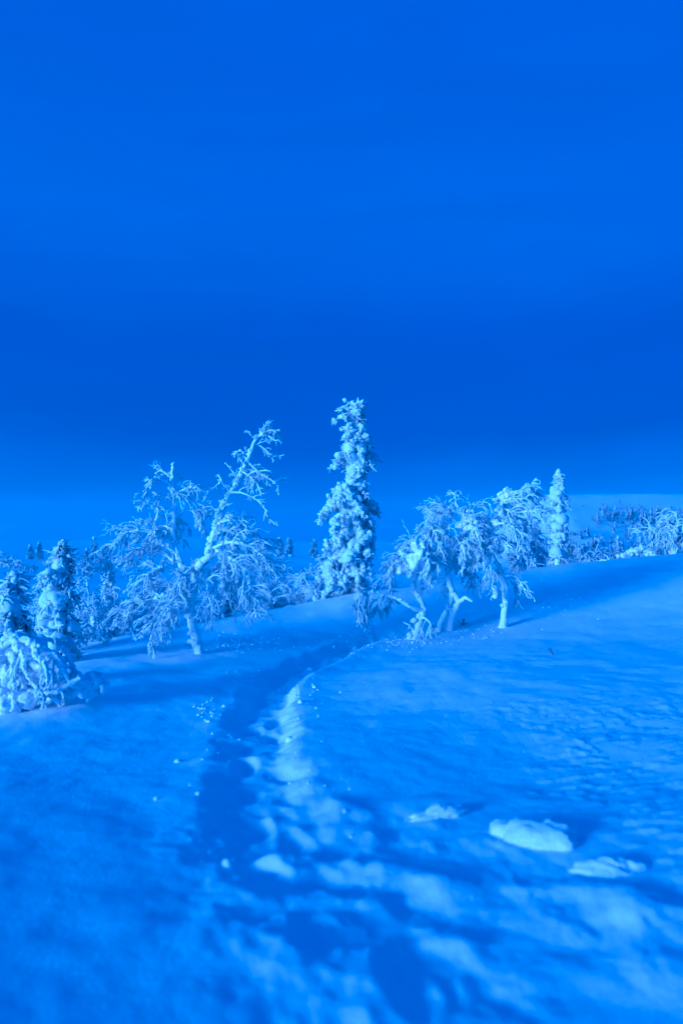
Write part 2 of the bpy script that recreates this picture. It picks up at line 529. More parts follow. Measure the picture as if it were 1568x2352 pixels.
def build_terrain():
    az = np.concatenate([np.arange(-35, 35.01, 0.19), np.arange(41, 319, 3.5)])
    az = np.radians(90 - az)
    r1 = [0.35, 0.6, 0.8, 1.0, 1.2]
    r = 1.3
    while r < 9: r *= 1.0056; r1.append(r)
    while r < 40: r *= 1.010; r1.append(r)
    while r < 420: r *= 1.03; r1.append(r)
    r1 = np.array(r1)
    Rg, Ag = np.meshgrid(r1, az, indexing='ij')
    x, y = (Rg * np.cos(Ag)).ravel(), (Rg * np.sin(Ag)).ravel()
    z = height(x, y)
    z0 = ground(0, 0)
    V = np.vstack([np.stack([x, y, z], 1), [[0, 0, z0]]])
    nr, na = len(r1), len(az)
    i, k = np.meshgrid(np.arange(nr - 1), np.arange(na), indexing='ij')
    q = np.stack([i * na + k, i * na + (k + 1) % na, (i + 1) * na + (k + 1) % na, (i + 1) * na + k], -1).reshape(-1, 4)
    q = q[:, ::-1]
    k = np.arange(na)
    t = np.stack([np.full(na, nr * na), (k + 1) % na, k], -1)
    o = bpy.data.objects.new('snow_ground', make_mesh('snow_ground', V, [q, t], M_SNOW))
    C.objects.link(o)
    o['kind'] = 'structure'
    o['label'] = 'deep snow slope with a trodden trail curving away'
    print('terrain verts', len(V))
build_terrain()

# ---------------------------------------------------------------- haze
def build_haze():
    import bmesh
    bm = bmesh.new()
    bmesh.ops.create_cube(bm, size=1)
    lo, hi = -3.5, 11.4
    for v in bm.verts:
        v.co = (v.co.x * 900, v.co.y * 900, lo if v.co.z < 0 else hi)
    me = bpy.data.meshes.new('haze'); bm.to_mesh(me); bm.free()
    m = bpy.data.materials.new('haze'); m.use_nodes = True
    n = m.node_tree; n.nodes.clear()
    o = n.nodes.new('ShaderNodeOutputMaterial'); v = n.nodes.new('ShaderNodeVolumePrincipled')
    v.inputs['Color'].default_value = (0.62, 0.86, 0.98, 1)
    v.inputs['Density'].default_value = HAZE
    v.inputs['Anisotropy'].default_value = 0.6
    n.links.new(v.outputs[0], o.inputs['Volume'])
    me.materials.append(m)
    ob = bpy.data.objects.new('haze', me); C.objects.link(ob)
    ob['kind'] = 'stuff'
    ob['label'] = 'pale freezing mist hanging over the fell'
HAZE = 1 / 260
build_haze()

# ---------------------------------------------------------------- far wood on the hillside
def build_far_wood():
    rng = np.random.default_rng(7)
    mb = MB()
    n = 0
    while n < 1900:
        y = rng.uniform(46, 118); x = rng.uniform(.27 * y, 0.75 * y + 18)
        s = (y - 42) / 75 + 0.12 * fbm(np.array([x * .02]), np.array([y * .02]), 9, 3)[0]
        dens = fbm(np.array([x * .05]), np.array([y * .05]), 71, 3)[0] + .28 - 3.0 * max(0, s - .45)
        if rng.uniform() > (max(dens, 0) * 2.1) ** 2: continue
        z = ground(x, y); h = rng.uniform(.4, 1.15) * (1.1 if rng.uniform() < .4 else .75)
        n += 1
        if rng.uniform() < .55:                               # narrow spruce
            K = 5
            for j in range(4):
                t0 = j / 4
                zc = z + h * (0.1 + .9 * t0); w = h * .17 * (1 - t0) * rng.uniform(.75, 1.3) + .04
                pts = np.array([[[x, y, zc], [x + rng.normal() * .05, y, zc + h * .16], [x, y, zc + h * .30]]])
                mb.tubes(pts, np.array([[w, w * .5, .02]]), K, rng, .35)
        else:                                                 # bare frosted birch
            m = 6
            st = np.repeat([[x, y, z]], m, 0) + np.array([[0, 0, 1.]]) * rng.uniform(0, .4, (m, 1)) * h
            d = rng.normal(size=(m, 3)) * .45 + np.array([0, 0, 1.0])
            pp = grow(st, d, np.full(m, h * .7), 4, .5, .12, rng)
            mb.tubes(pp, np.linspace(.035, .018, 4)[None].repeat(m, 0), 3, rng, .3)
    o = mb.build('far_wood', M_FARWOOD)
    o['kind'] = 'stuff'
    o['label'] = 'misty wood on the far hillside at the right'
build_far_wood()

# ---------------------------------------------------------------- frosted birches
def limb_path(pts, Y0, rng, jit=0.02):
    a = np.array([P(u, v, Y0 + dy) for u, v, dy in pts])
    L = np.linalg.norm(np.diff(a, axis=0), axis=1).sum()
    n = max(6, int(L / 0.055))
    c = catmull(a, n)
    w = np.sin(np.linspace(0, math.pi, n))[:, None]
    j = np.cumsum(rng.normal(size=(n, 3)) * jit, axis=0)
    j = j - np.linspace(0, 1, n)[:, None] * j[-1]
    return c + j * w * .5, L
def twigs(mb, path, L, rng, n1, l1, droop, bias, lo, up=0.15, r=0.011, depth3=True, k2=6, k3=2, spread=1.0):
    """three orders of rime-coated twigs along one limb"""
    N1 = max(2, int(n1 * L))
    p, t, s = sample_paths(path[None], N1, rng, lo, 1.0)
    perp = np.cross(t, rng.normal(size=t.shape)); perp /= np.linalg.norm(perp, axis=1, keepdims=True) + 1e-9
    d = t * 0.55 + perp * 0.9 * spread + np.array([0, 0, up])
    Ln = l1 * rng.uniform(0.45, 1.25, len(p)) * (1.15 - 0.5 * s)
    a = grow(p, d, Ln, 8, droop, 0.055, rng, bias)
    mb.tubes(a, r * np.linspace(1.35, .75, 8)[None] * rng.uniform(.8, 1.35, (len(a), 1)), 4, rng, .26)
    p, t, s = sample_paths(a, k2, rng, 0.12, 1.0)
    perp = np.cross(t, rng.normal(size=t.shape)); perp /= np.linalg.norm(perp, axis=1, keepdims=True) + 1e-9
    d = t * 0.8 + perp * 0.75
    Ln2 = np.repeat(Ln, k2) * rng.uniform(0.22, 0.6, len(p)) * (1.1 - .5 * s)
    b = grow(p, d, Ln2, 5, droop * 0.7, 0.07, rng, bias)
    mb.tubes(b, r * .80 * np.linspace(1.1, .75, 5)[None] * rng.uniform(.75, 1.3, (len(b), 1)), 3, rng, .28)
    if depth3:
        p, t, s = sample_paths(b, k3, rng, 0.2, 1.0)
        perp = np.cross(t, rng.normal(size=t.shape)); perp /= np.linalg.norm(perp, axis=1, keepdims=True) + 1e-9
        c = grow(p, t * .8 + perp * .8, np.repeat(Ln2, k3) * rng.uniform(.25, .6, len(p)), 3, droop * .5, .15, rng)
        mb.tubes(c, r * .62 * np.linspace(1, .8, 3)[None].repeat(len(c), 0), 3, rng, .28)
def birch(label, Y0, base_uv, stems, limbs, seed, group=None, auto=0, lumps=(), n1=16, l1=.42, name='frosted_birch', r=0.0106):
    """stems/limbs: dict(pts=[(u,v,dY)...], r=(base, tip), ...)"""
    rng = np.random.default_rng(seed)
    b3 = P(base_uv[0], base_uv[1], Y0)
    b3[2] = ground(b3[0], b3[1])
    root = empty(name, b3, label, 'tree', group)
    allp = []
    for kind, items in (('trunk', stems), ('limb', limbs)):
        for it in items:
            path, L = limb_path(it['pts'], Y0, rng, .003 if kind == 'trunk' else .016)
            if kind == 'trunk' and it.get('root', False):
                g = ground(path[0][0], path[0][1])
                path[:3, 2] += (g - 0.06 - path[0][2]) * np.array([1, .7, .35])
            n = len(path)
            ra, rb = it['r']
            R = ra + (rb - ra) * np.linspace(0, 1, n) ** .85
            if it.get('root', False): R = R * (1 + .35 * np.exp(-np.arange(n) / 1.6))
            low = 1 + .09 * np.interp(np.arange(n), np.arange(0, n + 6, 3), rng.normal(size=len(np.arange(0, n + 6, 3))))
            mb = MB(); mb.tubes(path[None], (R * low)[None], 9 if ra > .03 else 6, rng, .13)
            ncl = int(L * it.get('clump', 7))                   # rime clumped along the wood
            if ncl:
                p, t, s = sample_paths(path[None], ncl, rng, .12, 1)
                rr = np.interp(s, np.linspace(0, 1, n), R)
                big = np.where(rr > .025, .5, 1.0)
                mb.blobs(p + (np.array([-.5, -.35, .35]) + rng.normal(size=(ncl, 3)) * .35) * rr[:, None], rr * big * rng.uniform(.7, 1.25, ncl) + .008, rng, 2)
            part = mb.build(kind, M_BARK, root, b3)
            tw = MB()
            if it.get('tw', 1) > 0:
                twigs(tw, path, L, rng, n1 * it.get('tw', 1), l1 * it.get('l', 1), it.get('droop', 1.6), it.get('bias'), it.get('lo', .15), it.get('up', .15), r)
                tw.build('twigs', M_RIME, part, b3)
            allp.append((path, L, R))
    # further limbs towards and away from the viewer, for a full round crown
    for k in range(auto):
        wts = np.array([a[1] for a in allp[:len(stems)]])
        path, L, R = allp[rng.choice(len(stems), p=wts / wts.sum())]
        i = int(rng.uniform(.5, .8) * (len(path) - 1))
        az = (1 if rng.uniform() < .72 else -1) * math.pi / 2 + rng.normal() * .6
        d = np.array([[math.cos(az), math.sin(az), rng.uniform(.1, .55)]])
        Ln = rng.uniform(.45, .95) * (1.2 - .6 * i / len(path))
        lp = grow(path[i][None], d, np.array([Ln]), 12, rng.uniform(.6, 1.3), .06, rng)
        mb = MB(); mb.tubes(lp, np.linspace(min(.022, R[i] * .6), .009, 12)[None], 6, rng, .15)
        part = mb.build('limb', M_BARK, root, b3)
        tw = MB(); twigs(tw, lp[0], Ln, rng, n1, l1, 1.6, None, .1, r=r)
        tw.build('twigs', M_RIME, part, b3)
    for u, v, dy, rad, m in lumps:
        mb = MB()
        c = P(u, v, Y0 + dy)
        cc = c + rng.normal(size=(m, 3)) * rad * np.array([.5, .5, .42])
        mb.blobs(cc, rad * rng.uniform(.4, .75, m), rng, 3)
        mb.build('snow_cushion', M_LUMP, root, b3)
    return root

def S(pts, r, **k):
    return dict(pts=pts, r=r, **k)

birch('tall frosted birch with two spreading stems left of the trail', 10.0, (460, 1502),
      stems=[S([(460, 1506, 0), (452, 1470, 0), (444, 1438, 0), (438, 1412, 0), (441, 1385, 0), (446, 1345, 0), (450, 1308, 0)], (.068, .055), root=True, tw=.25, lo=.6, clump=20),
             S([(450, 1308, 0), (466, 1290, -.1), (480, 1278, -.1), (484, 1250, 0), (489, 1232, 0), (498, 1206, 0), (511, 1165, .05), (527, 1131, .1), (544, 1109, .1), (558, 1078, .1), (570, 1052, .1), (584, 1014, .1), (597, 999, .1), (617, 977, .1)], (.064, .017), droop=.75, tw=.35, l=.55, clump=22),
             S([(441, 1395, 0), (430, 1345, .1), (416, 1291, .2), (404, 1255, .2), (399, 1221, .2), (400, 1190, .2), (399, 1151, .2), (396, 1120, .2), (397, 1090, .2), (399, 1062, .2)], (.058, .017), tw=.55, l=.6, clump=20),
             S([(404, 1270, .2), (380, 1252, .1), (357, 1230, 0), (359, 1200, 0), (366, 1162, 0)], (.03, .010), tw=.6, l=.6, clump=14)],
      limbs=[S([(388, 1252, .1), (350, 1226, 0), (312, 1222, -.1), (275, 1234, -.1), (256, 1257, -.1), (240, 1300, -.1)], (.028, .010), tw=1.3, bias=(-.7, 0, 0), up=0, l=1.0),
             S([(400, 1290, .1), (360, 1262, .4), (310, 1262, .5), (280, 1290, .5)], (.024, .010), tw=1.3, bias=(-.6, 0, 0), l=1.0),
             S([(420, 1320, 0), (385, 1300, -.3), (345, 1310, -.4), (330, 1350, -.4)], (.022, .009), tw=1.2, bias=(-.6, 0, 0)),
             S([(435, 1392, 0), (410, 1372, -.2), (388, 1364, -.3), (345, 1372, -.3), (303, 1386, -.3), (286, 1420, -.3)], (.030, .010), tw=1.6, bias=(-.6, 0, 0), up=0),
             S([(438, 1400, 0), (410, 1396, -.4), (380, 1408, -.5), (359, 1431, -.5), (342, 1486, -.5)], (.022, .009), tw=.9, bias=(-.4, 0, 0)),
             S([(430, 1350, .1), (390, 1340, .4), (345, 1360, .5), (310, 1400, .5)], (.022, .009), tw=1.3, bias=(-.6, 0, 0)),
             S([(446, 1345, 0), (470, 1340, -.4), (480, 1370, -.5), (490, 1405, -.5)], (.022, .009), tw=1.2),
             S([(484, 1262, 0), (512, 1250, -.2), (541, 1248, -.3), (580, 1256, -.3), (612, 1290, -.3), (624, 1330, -.3)], (.030, .010), tw=1.3, bias=(.55, 0, 0)),
             S([(492, 1262, 0), (530, 1285, -.4), (566, 1310, -.5), (575, 1355, -.5), (590, 1420, -.5)], (.030, .010), tw=1.3, bias=(.5, 0, 0)),
             S([(490, 1235, 0), (530, 1222, .4), (580, 1222, .6), (615, 1262, .7), (632, 1310, .7)], (.026, .010), tw=1.3, bias=(.5, 0, 0)),
             S([(455, 1310, 0), (500, 1315, .3), (540, 1345, .4), (556, 1395, .4)], (.026, .010), tw=1.3, bias=(.4, 0, 0)),
             S([(448, 1330, 0), (440, 1310, -.4), (420, 1330, -.6), (410, 1380, -.6)], (.022, .010), tw=1.2),
             S([(500, 1203, 0), (520, 1195, -.2), (552, 1196, -.3), (570, 1215, -.3)], (.024, .009), l=.8, bias=(.3, 0, 0), clump=16),
             S([(529, 1131, .1), (556, 1132, 0), (583, 1146, 0), (610, 1172, 0), (621, 1202, 0)], (.017, .008), droop=.75, tw=.8, l=.6, bias=(.3, 0, 0)),
             S([(569, 1060, .1), (590, 1078, 0), (611, 1092, 0), (640, 1116, 0)], (.015, .008), droop=.75, tw=1.1, l=.6, bias=(.3, 0, 0)),
             S([(556, 1082, .1), (580, 1100, 0), (600, 1122, .1)], (.014, .007), droop=.75, tw=1.1, l=.6, bias=(.3, 0, 0)),
             S([(590, 1006, .1), (612, 992, 0), (634, 991, 0), (646, 1020, 0)], (.013, .007), droop=.75, tw=1.3, l=.55, bias=(.35, 0, 0)),
             S([(582, 1020, .1), (605, 1028, .2), (628, 1050, .2)], (.012, .007), droop=.75, tw=1.2, l=.55, bias=(.35, 0, 0)),
             S([(585, 1010, .1), (577, 1000, 0), (573, 990, 0)], (.010, .007), droop=.75, tw=.5, l=.3),
             S([(566, 1055, .1), (553, 1033, .1), (537, 1045, .1)], (.013, .008), droop=.75, tw=.7, l=.4),
             S([(544, 1108, .1), (538, 1090, .2), (526, 1074, .2), (519, 1064, .2)], (.011, .007), droop=.75, tw=.5, l=.35),
             S([(527, 1131, .1), (512, 1110, 0), (490, 1124, 0), (473, 1128, 0)], (.014, .008), droop=.75, tw=.9, l=.5),
             S([(505, 1180, 0), (485, 1162, -.1), (466, 1166, -.1)], (.013, .008), droop=.75, tw=.9, l=.5),
             S([(396, 1120, .2), (375, 1100, .1), (350, 1098, 0), (334, 1130, 0)], (.014, .008), droop=.75, tw=1.1, l=.55, bias=(-.4, 0, 0)),
             S([(397, 1100, .2), (372, 1082, .3), (356, 1088, .3)], (.013, .008), droop=.75, tw=1.1, l=.5, bias=(-.4, 0, 0)),
             S([(399, 1150, .2), (368, 1140, .1), (336, 1148, 0), (326, 1165, 0)], (.014, .008), droop=.75, tw=1.1, l=.6, bias=(-.4, 0, 0)),
             S([(399, 1146, .2), (425, 1128, .2), (456, 1130, .2)], (.014, .008), droop=.75, tw=1.1, l=.55, bias=(.3, 0, 0)),
             S([(400, 1190, .2), (430, 1170, .3), (460, 1190, .3), (470, 1225, .3)], (.014, .008), tw=1.1, l=.6, bias=(.2, 0, 0))],
      seed=11, auto=6, n1=16, l1=.40)

# the clump of three wind-bowed birches right of the trail
birch('bowed birch with a long left arm hanging over the trail end', 11.0, (950, 1468),
      stems=[S([(946, 1472, 0), (958, 1440, 0), (966, 1420, 0), (973, 1396, 0)], (.075, .06), root=True, tw=0, clump=14),
             S([(973, 1398, 0), (955, 1398, -.1), (934, 1388, -.2), (916, 1376, -.2), (898, 1368, -.2), (862, 1361, -.3), (835, 1358, -.3), (820, 1366, -.3)], (.042, .018), tw=.5, l=.8, lo=.5, clump=16),
             S([(973, 1396, 0), (962, 1372, .1), (950, 1352, .2), (955, 1318, .3), (965, 1284, .3), (968, 1250, .3), (975, 1222, .3)], (.048, .02), tw=.6, l=.7, lo=.4, clump=14)],
      limbs=[S([(955, 1320, .3), (930, 1282, 0), (905, 1290, -.2), (890, 1325, -.3)], (.028, .010), tw=1.6, bias=(-.6, 0, -.2)),
             S([(965, 1285, .3), (935, 1255, .2), (912, 1280, .1), (892, 1312, 0)], (.026, .010), tw=1.5, bias=(-.6, 0, -.2)),
             S([(968, 1250, .3), (945, 1240, .5), (918, 1258, .6), (900, 1295, .6)], (.026, .010), tw=1.4, l=.8, bias=(-.5, 0, -.2)),
             S([(960, 1300, .3), (975, 1282, -.3), (985, 1300, -.4), (978, 1330, -.4)], (.024, .010), tw=1.3, bias=(0, 0, -.3), l=.7),
             S([(828, 1360, -.3), (822, 1392, -.4), (822, 1430, -.4)], (.016, .008), tw=2.0, bias=(0, 0, -.9), l=.8),
             S([(850, 1361, -.3), (842, 1385, -.2), (848, 1415, -.2)], (.014, .008), tw=1.8, bias=(0, 0, -.9), l=.8),
             S([(880, 1364, -.3), (868, 1390, -.1), (862, 1410, -.1)], (.014, .008), tw=1.5, bias=(0, 0, -.9), l=.7),
             S([(975, 1235, .3), (985, 1215, .1), (1000, 1220, 0), (1010, 1260, 0)], (.02, .010), tw=1.4, bias=(.1, 0, -.3)),
             S([(953, 1452, 0), (940, 1436, -.1), (930, 1432, -.1)], (.018, .012), tw=.2, l=.3)],
      seed=21, auto=3, n1=14, l1=.36, lumps=((945, 1295, -.15, .16, 14), (960, 1262, .1, .12, 10), (925, 1276, 0, .09, 8), (828, 1362, -.3, .09, 8)))
birch('twin-stemmed crooked birch in the middle of the bowed clump', 11.5, (1032, 1452),
      stems=[S([(1031, 1456, 0), (1034, 1430, 0), (1040, 1410, 0), (1052, 1384, 0), (1042, 1362, 0), (1030, 1336, 0), (1030, 1300, 0), (1042, 1262, 0), (1066, 1222, 0), (1064, 1185, 0), (1048, 1160, 0), (1042, 1133, 0)], (.06, .016), root=True, tw=.9, lo=.55, clump=10, l=.7),
             S([(1006, 1454, 0), (1012, 1432, 0), (1022, 1408, .05), (1034, 1384, .1), (1036, 1350, .15), (1030, 1315, .2), (1020, 1280, .2), (1010, 1235, .2), (1012, 1190, .2)], (.05, .016), root=True, tw=.8, lo=.55, clump=10, l=.7)],
      limbs=[S([(1050, 1384, 0), (1068, 1374, -.1), (1083, 1381, -.15)], (.035, .022), tw=0, clump=0),
             S([(1030, 1310, 0), (1012, 1270, -.4), (1000, 1280, -.5), (1000, 1310, -.5)], (.026, .010), tw=1.4, l=.8, bias=(-.3, 0, -.3)),
             S([(1040, 1268, 0), (1010, 1216, -.3), (985, 1210, -.4), (975, 1245, -.4)], (.026, .010), tw=1.6, bias=(-.6, 0, -.1)),
             S([(1048, 1200, .1), (1015, 1172, 0), (985, 1185, -.1), (972, 1225, -.1)], (.024, .010), tw=1.6, bias=(-.6, 0, -.1)),
             S([(1055, 1180, 0), (1020, 1165, .4), (995, 1165, .5), (980, 1190, .5)], (.022, .010), tw=1.5, bias=(-.6, 0, -.1)),
             S([(1062, 1190, 0), (1082, 1172, -.1), (1100, 1192, -.2), (1108, 1235, -.2)], (.026, .010), tw=1.5, bias=(.1, 0, -.3)),
             S([(1060, 1225, 0), (1085, 1215, -.4), (1100, 1250, -.5), (1098, 1300, -.5)], (.026, .010), tw=1.6, bias=(.2, 0, -.4)),
             S([(1045, 1258, 0), (1060, 1250, -.5), (1068, 1282, -.6), (1062, 1310, -.6)], (.024, .010), tw=1.5, l=.85, bias=(0, 0, -.5)),
             S([(1032, 1300, 0), (1055, 1290, .4), (1075, 1310, .5), (1085, 1350, .5)], (.022, .010), tw=1.3, bias=(.2, 0, -.4))],
      seed=31, auto=4, n1=14, l1=.36, lumps=((1084, 1192, -.1, .10, 9), (1066, 1205, -.1, .09, 8), (1096, 1230, -.2, .10, 9)))
birch('straight-trunked birch with a crown swept right, right end of clump', 11.5, (1155, 1442),
      stems=[S([(1154, 1446, 0), (1157, 1415, 0), (1160, 1380, 0), (1158, 1350, 0), (1150, 1320, 0), (1140, 1285, 0), (1129, 1250, 0), (1127, 1212, 0), (1140, 1188, 0), (1151, 1168, 0), (1153, 1148, 0), (1168, 1134, 0), (1196, 1130, 0), (1222, 1114, 0)], (.066, .016), root=True, tw=1.1, lo=.6, clump=16, bias=(.8, 0, 0), l=.8)],
      limbs=[S([(1153, 1150, 0), (1143, 1143, 0), (1131, 1150, 0)], (.02, .012), tw=.6, l=.35, clump=18),
             S([(1153, 1150, 0), (1185, 1145, -.1), (1215, 1150, -.2), (1245, 1172, -.2)], (.022, .009), tw=1.5, bias=(.8, 0, 0), l=.8),
             S([(1150, 1168, 0), (1185, 1172, -.3), (1220, 1172, -.4), (1258, 1186, -.4)], (.022, .009), tw=1.3, bias=(.8, 0, 0), l=.8),
             S([(1196, 1130, 0), (1220, 1128, .2), (1240, 1140, .3)], (.016, .008), tw=1.5, bias=(.7, 0, 0), l=.7),
             S([(1145, 1180, 0), (1185, 1190, .3), (1220, 1210, .4), (1240, 1255, .4)], (.022, .009), tw=1.4, bias=(.7, 0, -.2)),
             S([(1130, 1205, 0), (1165, 1205, -.5), (1195, 1225, -.6), (1205, 1265, -.6)], (.024, .009), tw=1.1, bias=(.5, 0, -.3)),
             S([(1128, 1225, 0), (1150, 1235, .4), (1185, 1250, .5), (1205, 1290, .5)], (.024, .009), tw=1.2, bias=(.5, 0, -.3)),
             S([(1128, 1215, 0), (1110, 1212, -.2), (1098, 1235, -.3), (1100, 1290, -.3)], (.026, .010), tw=1.4, bias=(-.1, 0, -.5)),
             S([(1130, 1250, 0), (1118, 1260, -.4), (1124, 1290, -.5), (1130, 1320, -.5)], (.024, .010), tw=1.3, l=.85, bias=(.1, 0, -.5)),
             S([(1150, 1318, 0), (1135, 1318, -.2), (1130, 1345, -.2), (1136, 1370, -.2)], (.024, .010), tw=.9, bias=(0, 0, -.5), clump=16),
             S([(1150, 1322, 0), (1173, 1318, -.1), (1194, 1340, -.2), (1209, 1366, -.2)], (.018, .008), tw=1.2, bias=(.3, 0, -.5), l=.7),
             S([(1152, 1330, 0), (1172, 1335, .2), (1185, 1380, .2)], (.016, .008), tw=1.1, bias=(.2, 0, -.6), l=.6)],
      seed=41, auto=4, n1=14, l1=.36, lumps=((1127, 1206, -.05, .14, 14), (1150, 1175, -.05, .09, 8), (1160, 1138, 0, .08, 8), (1190, 1140, 0, .07, 7), (1135, 1368, -.2, .05, 5)))

# ---------------------------------------------------------------- snow-laden spruces
def spruce(label, base, top, prof, nb, seed, rb=(.045, .085), group=None, dark=1.0, lvl=2, dens=1.0, tr=.06, needle=M_NEEDLE, name='snowy_spruce', thick=1.0, lowest=0.0, leader=True, cover=1.0, plaster=22, cushions=()):
    """prof: (height fraction, reach to the left, reach to the right) in metres"""
    rng = np.random.default_rng(seed)
    base = np.array(base, float); base[2] = ground(base[0], base[1])
    top = np.array(top, float)
    H = top[2] - base[2]
    root = empty(name, base, label, 'tree', group)
    n = 26
    tp = base + (top - base) * np.linspace(-.02, 1, n)[:, None] + np.cumsum(rng.normal(size=(n, 3)) * np.array([.006, .006, 0]), 0) * np.sin(np.linspace(0, math.pi, n))[:, None]
    mb = MB(); mb.tubes(tp[None], (tr * np.linspace(1, .22, n))[None], 8, rng, .12)
    mb.build('trunk', M_BARK, root, base)
    pf = np.array(prof)
    golden = 2.39996
    for k in range(nb):
        f = lowest + (1 - lowest) * ((k + rng.uniform(0, .9)) / nb) ** .92
        f = min(f, .985)
        az = k * golden + rng.normal() * .35
        ca = math.cos(az)
        le, re = np.interp(f, pf[:, 0], pf[:, 1]), np.interp(f, pf[:, 0], pf[:, 2])
        side = re if ca > 0 else le
        e = (abs(ca) * side + (1 - abs(ca)) * .5 * (abs(le) + abs(re))) * rng.uniform(.6, 1.1)
        nn = math.sin(f * 17 + 2.3 * math.cos(az + seed)) + math.sin(f * 31 - 1.7 * math.sin(az * 2 + seed)) + .5 * rng.normal()
        e *= 1.15 if nn > .6 else (.72 if nn < -.7 else 1.0)
        e = max(e, .05)
        s0 = tp[int(f * (n - 1))]
        up = .25 + .5 * f
        d = np.array([[ca, math.sin(az), up + rng.normal() * .1]])
        drop = 1.5 + .9 * (1 - f)
        lp = grow(s0[None], d, np.array([e * 1.22 + .03]), 9, drop, .05, rng)
        bc = .3 if nn < -.9 else (.75 if nn < -.2 else 1.0)
        # side twigs
        ns = max(2, int(e / .075))
        p, t, s = sample_paths(lp, ns, rng, .25, 1)
        sd = np.cross(t, [0, 0, 1.0]) * rng.choice([-1, 1], (ns, 1)) + t * .5 + rng.normal(size=(ns, 3)) * .2
        sl = (e * .38 * (1.15 - s) + .05) * rng.uniform(.7, 1.2, ns)
        sp = grow(p, sd, sl, 5, 1.3, .08, rng)
        mb = MB()
        mb.tubes(lp, np.linspace(.022, .012, 9)[None] * thick, 6, rng, .15)
        mb.tubes(sp, np.linspace(.014, .009, 5)[None].repeat(len(sp), 0) * thick, 4, rng, .15)
        for pth, cnt, lo in ((lp, int(dens * e / .030) + 3, .12), (sp, max(2, int(dens * .38 * e / .050)), .15)):
            p, t, s = sample_paths(pth, cnt, rng, lo, 1.04)
            m = len(p)
            r = (rb[0] * .6 + (rb[1] - rb[0] * .6) * rng.uniform(size=m) ** 1.4) * (1.15 - .5 * s) * thick * (1.08 - .38 * f)
            keep = rng.uniform(size=m) < cover * bc
            p = p + rng.normal(size=(m, 3)) * r[:, None] * .55 + np.array([-.1, -.05, .35]) * r[:, None]
            lg = keep & (r > np.quantile(r, .68))
            mb.blobs(p[lg], r[lg], rng, lvl); mb.blobs(p[keep & ~lg], r[keep & ~lg], rng, 1)
            # knobbly little clusters
            q = np.repeat(p[keep], 2, 0); rr = np.repeat(r[keep], 2)
            dv = rng.normal(size=q.shape); dv /= np.linalg.norm(dv, axis=1, keepdims=True)
            mb.blobs(q + dv * rr[:, None] * .85, rr * rng.uniform(.3, .55, len(q)), rng, 1)
        p, t, s = sample_paths(np.concatenate([sp, sp[:1]]), 2, rng, .55, 1)     # frosted twig tips stick out
        dv = t + rng.normal(size=t.shape) * .55 + np.array([0, 0, .25])
        tt = grow(p, dv, rng.uniform(.07, .15, len(p)) * thick, 4, .2, .1, rng)
        mb.tubes(tt, (.013 * thick) * np.linspace(1.2, .7, 4)[None] * rng.uniform(.7, 1.4, (len(tt), 1)), 4, rng, .3)
        bough = mb.build('bough', M_RIME, root, base)
        nd = MB()
        cnt = int(dark * (e / .011) * (2.2 - 1.4 * bc)) + 6
        allp = np.concatenate([lp[:, ::2], sp]) if lp[:, ::2].shape[1] == sp.shape[1] else sp
        p, t, s = sample_paths(allp, max(2, cnt // len(allp) + 1), rng, .0, 1)
        dv = t * .5 + rng.normal(size=p.shape) * .55 + np.array([0, 0, -.35])
        dv /= np.linalg.norm(dv, axis=1, keepdims=True)
        ln = rng.uniform(.06, .14, len(p)) * max(.6, thick)
        nd.blades(p - dv * .02, p + dv * ln[:, None], np.full(len(p), .009 * thick * (1.6 if thick > 1.4 else 1)), rng)
        nd.build('needles', needle, bough if bough else root, base)
    if plaster:
        m = int(plaster * H)
        f = rng.uniform(.1, .85, m)
        c = np.stack([np.interp(f, np.linspace(0, 1, n), tp[:, q]) for q in range(3)], 1)
        wd = np.interp(f, pf[:, 0], np.minimum(pf[:, 1], pf[:, 2]))
        ang = rng.normal(size=m) * .8 + math.radians(225)
        c = c + np.stack([np.cos(ang), np.sin(ang), np.zeros(m)], 1) * (wd * rng.uniform(.35, .85, m))[:, None]
        for q in range(0, m, 6):
            mb = MB()
            mb.blobs(c[q:q + 6], np.minimum(rng.uniform(1.0, 2.0, len(c[q:q + 6])) * rb[1], wd[q:q + 6] * .55 + .02), rng, 2)
            o = mb.build('snow_cushion', M_RIME, root, base); o['kind'] = 'stuff'
    for u, v, Yc, rad in cushions:                   # big pillows of snow on the windward boughs
        mb = MB()
        cc = P(u, v, Yc) + rng.normal(size=(9, 3)) * rad * np.array([.45, .4, .5])
        rr = rad * rng.uniform(.35, .7, 9)
        mb.blobs(cc, rr, rng, 3)
        q = np.repeat(cc, 7, 0); dv = rng.normal(size=q.shape); dv /= np.linalg.norm(dv, axis=1, keepdims=True)
        mb.blobs(q + dv * np.repeat(rr, 7)[:, None] * .9, np.repeat(rr, 7) * rng.uniform(.2, .4, len(q)), rng, 2)
        mb.build('snow_cushion', M_RIME, root, base)
    if leader:
        m = 14
        t = rng.uniform(.9, 1.0, m)
        p = base + (top - base) * t[:, None]
        mb = MB(); mb.blobs(p + rng.normal(size=(m, 3)) * .015, rng.uniform(*rb, m) * .8 * thick, rng, lvl)
        mb.build('leader', M_RIME, root, base)
    return root
def wprof(rows, vb, vt, uc_b, uc_t, Y):
    """rows of (v, u_left, u_right) measured on the tree -> (height fraction, left, right)"""
    out = []
    for v, a, b in rows:
        f = (vb - v) / (vb - vt)
        c = uc_b + (uc_t - uc_b) * f
        out.append((f, (c - a) / F * Y, (b - c) / F * Y))
    return sorted(out)
Y = 16.0
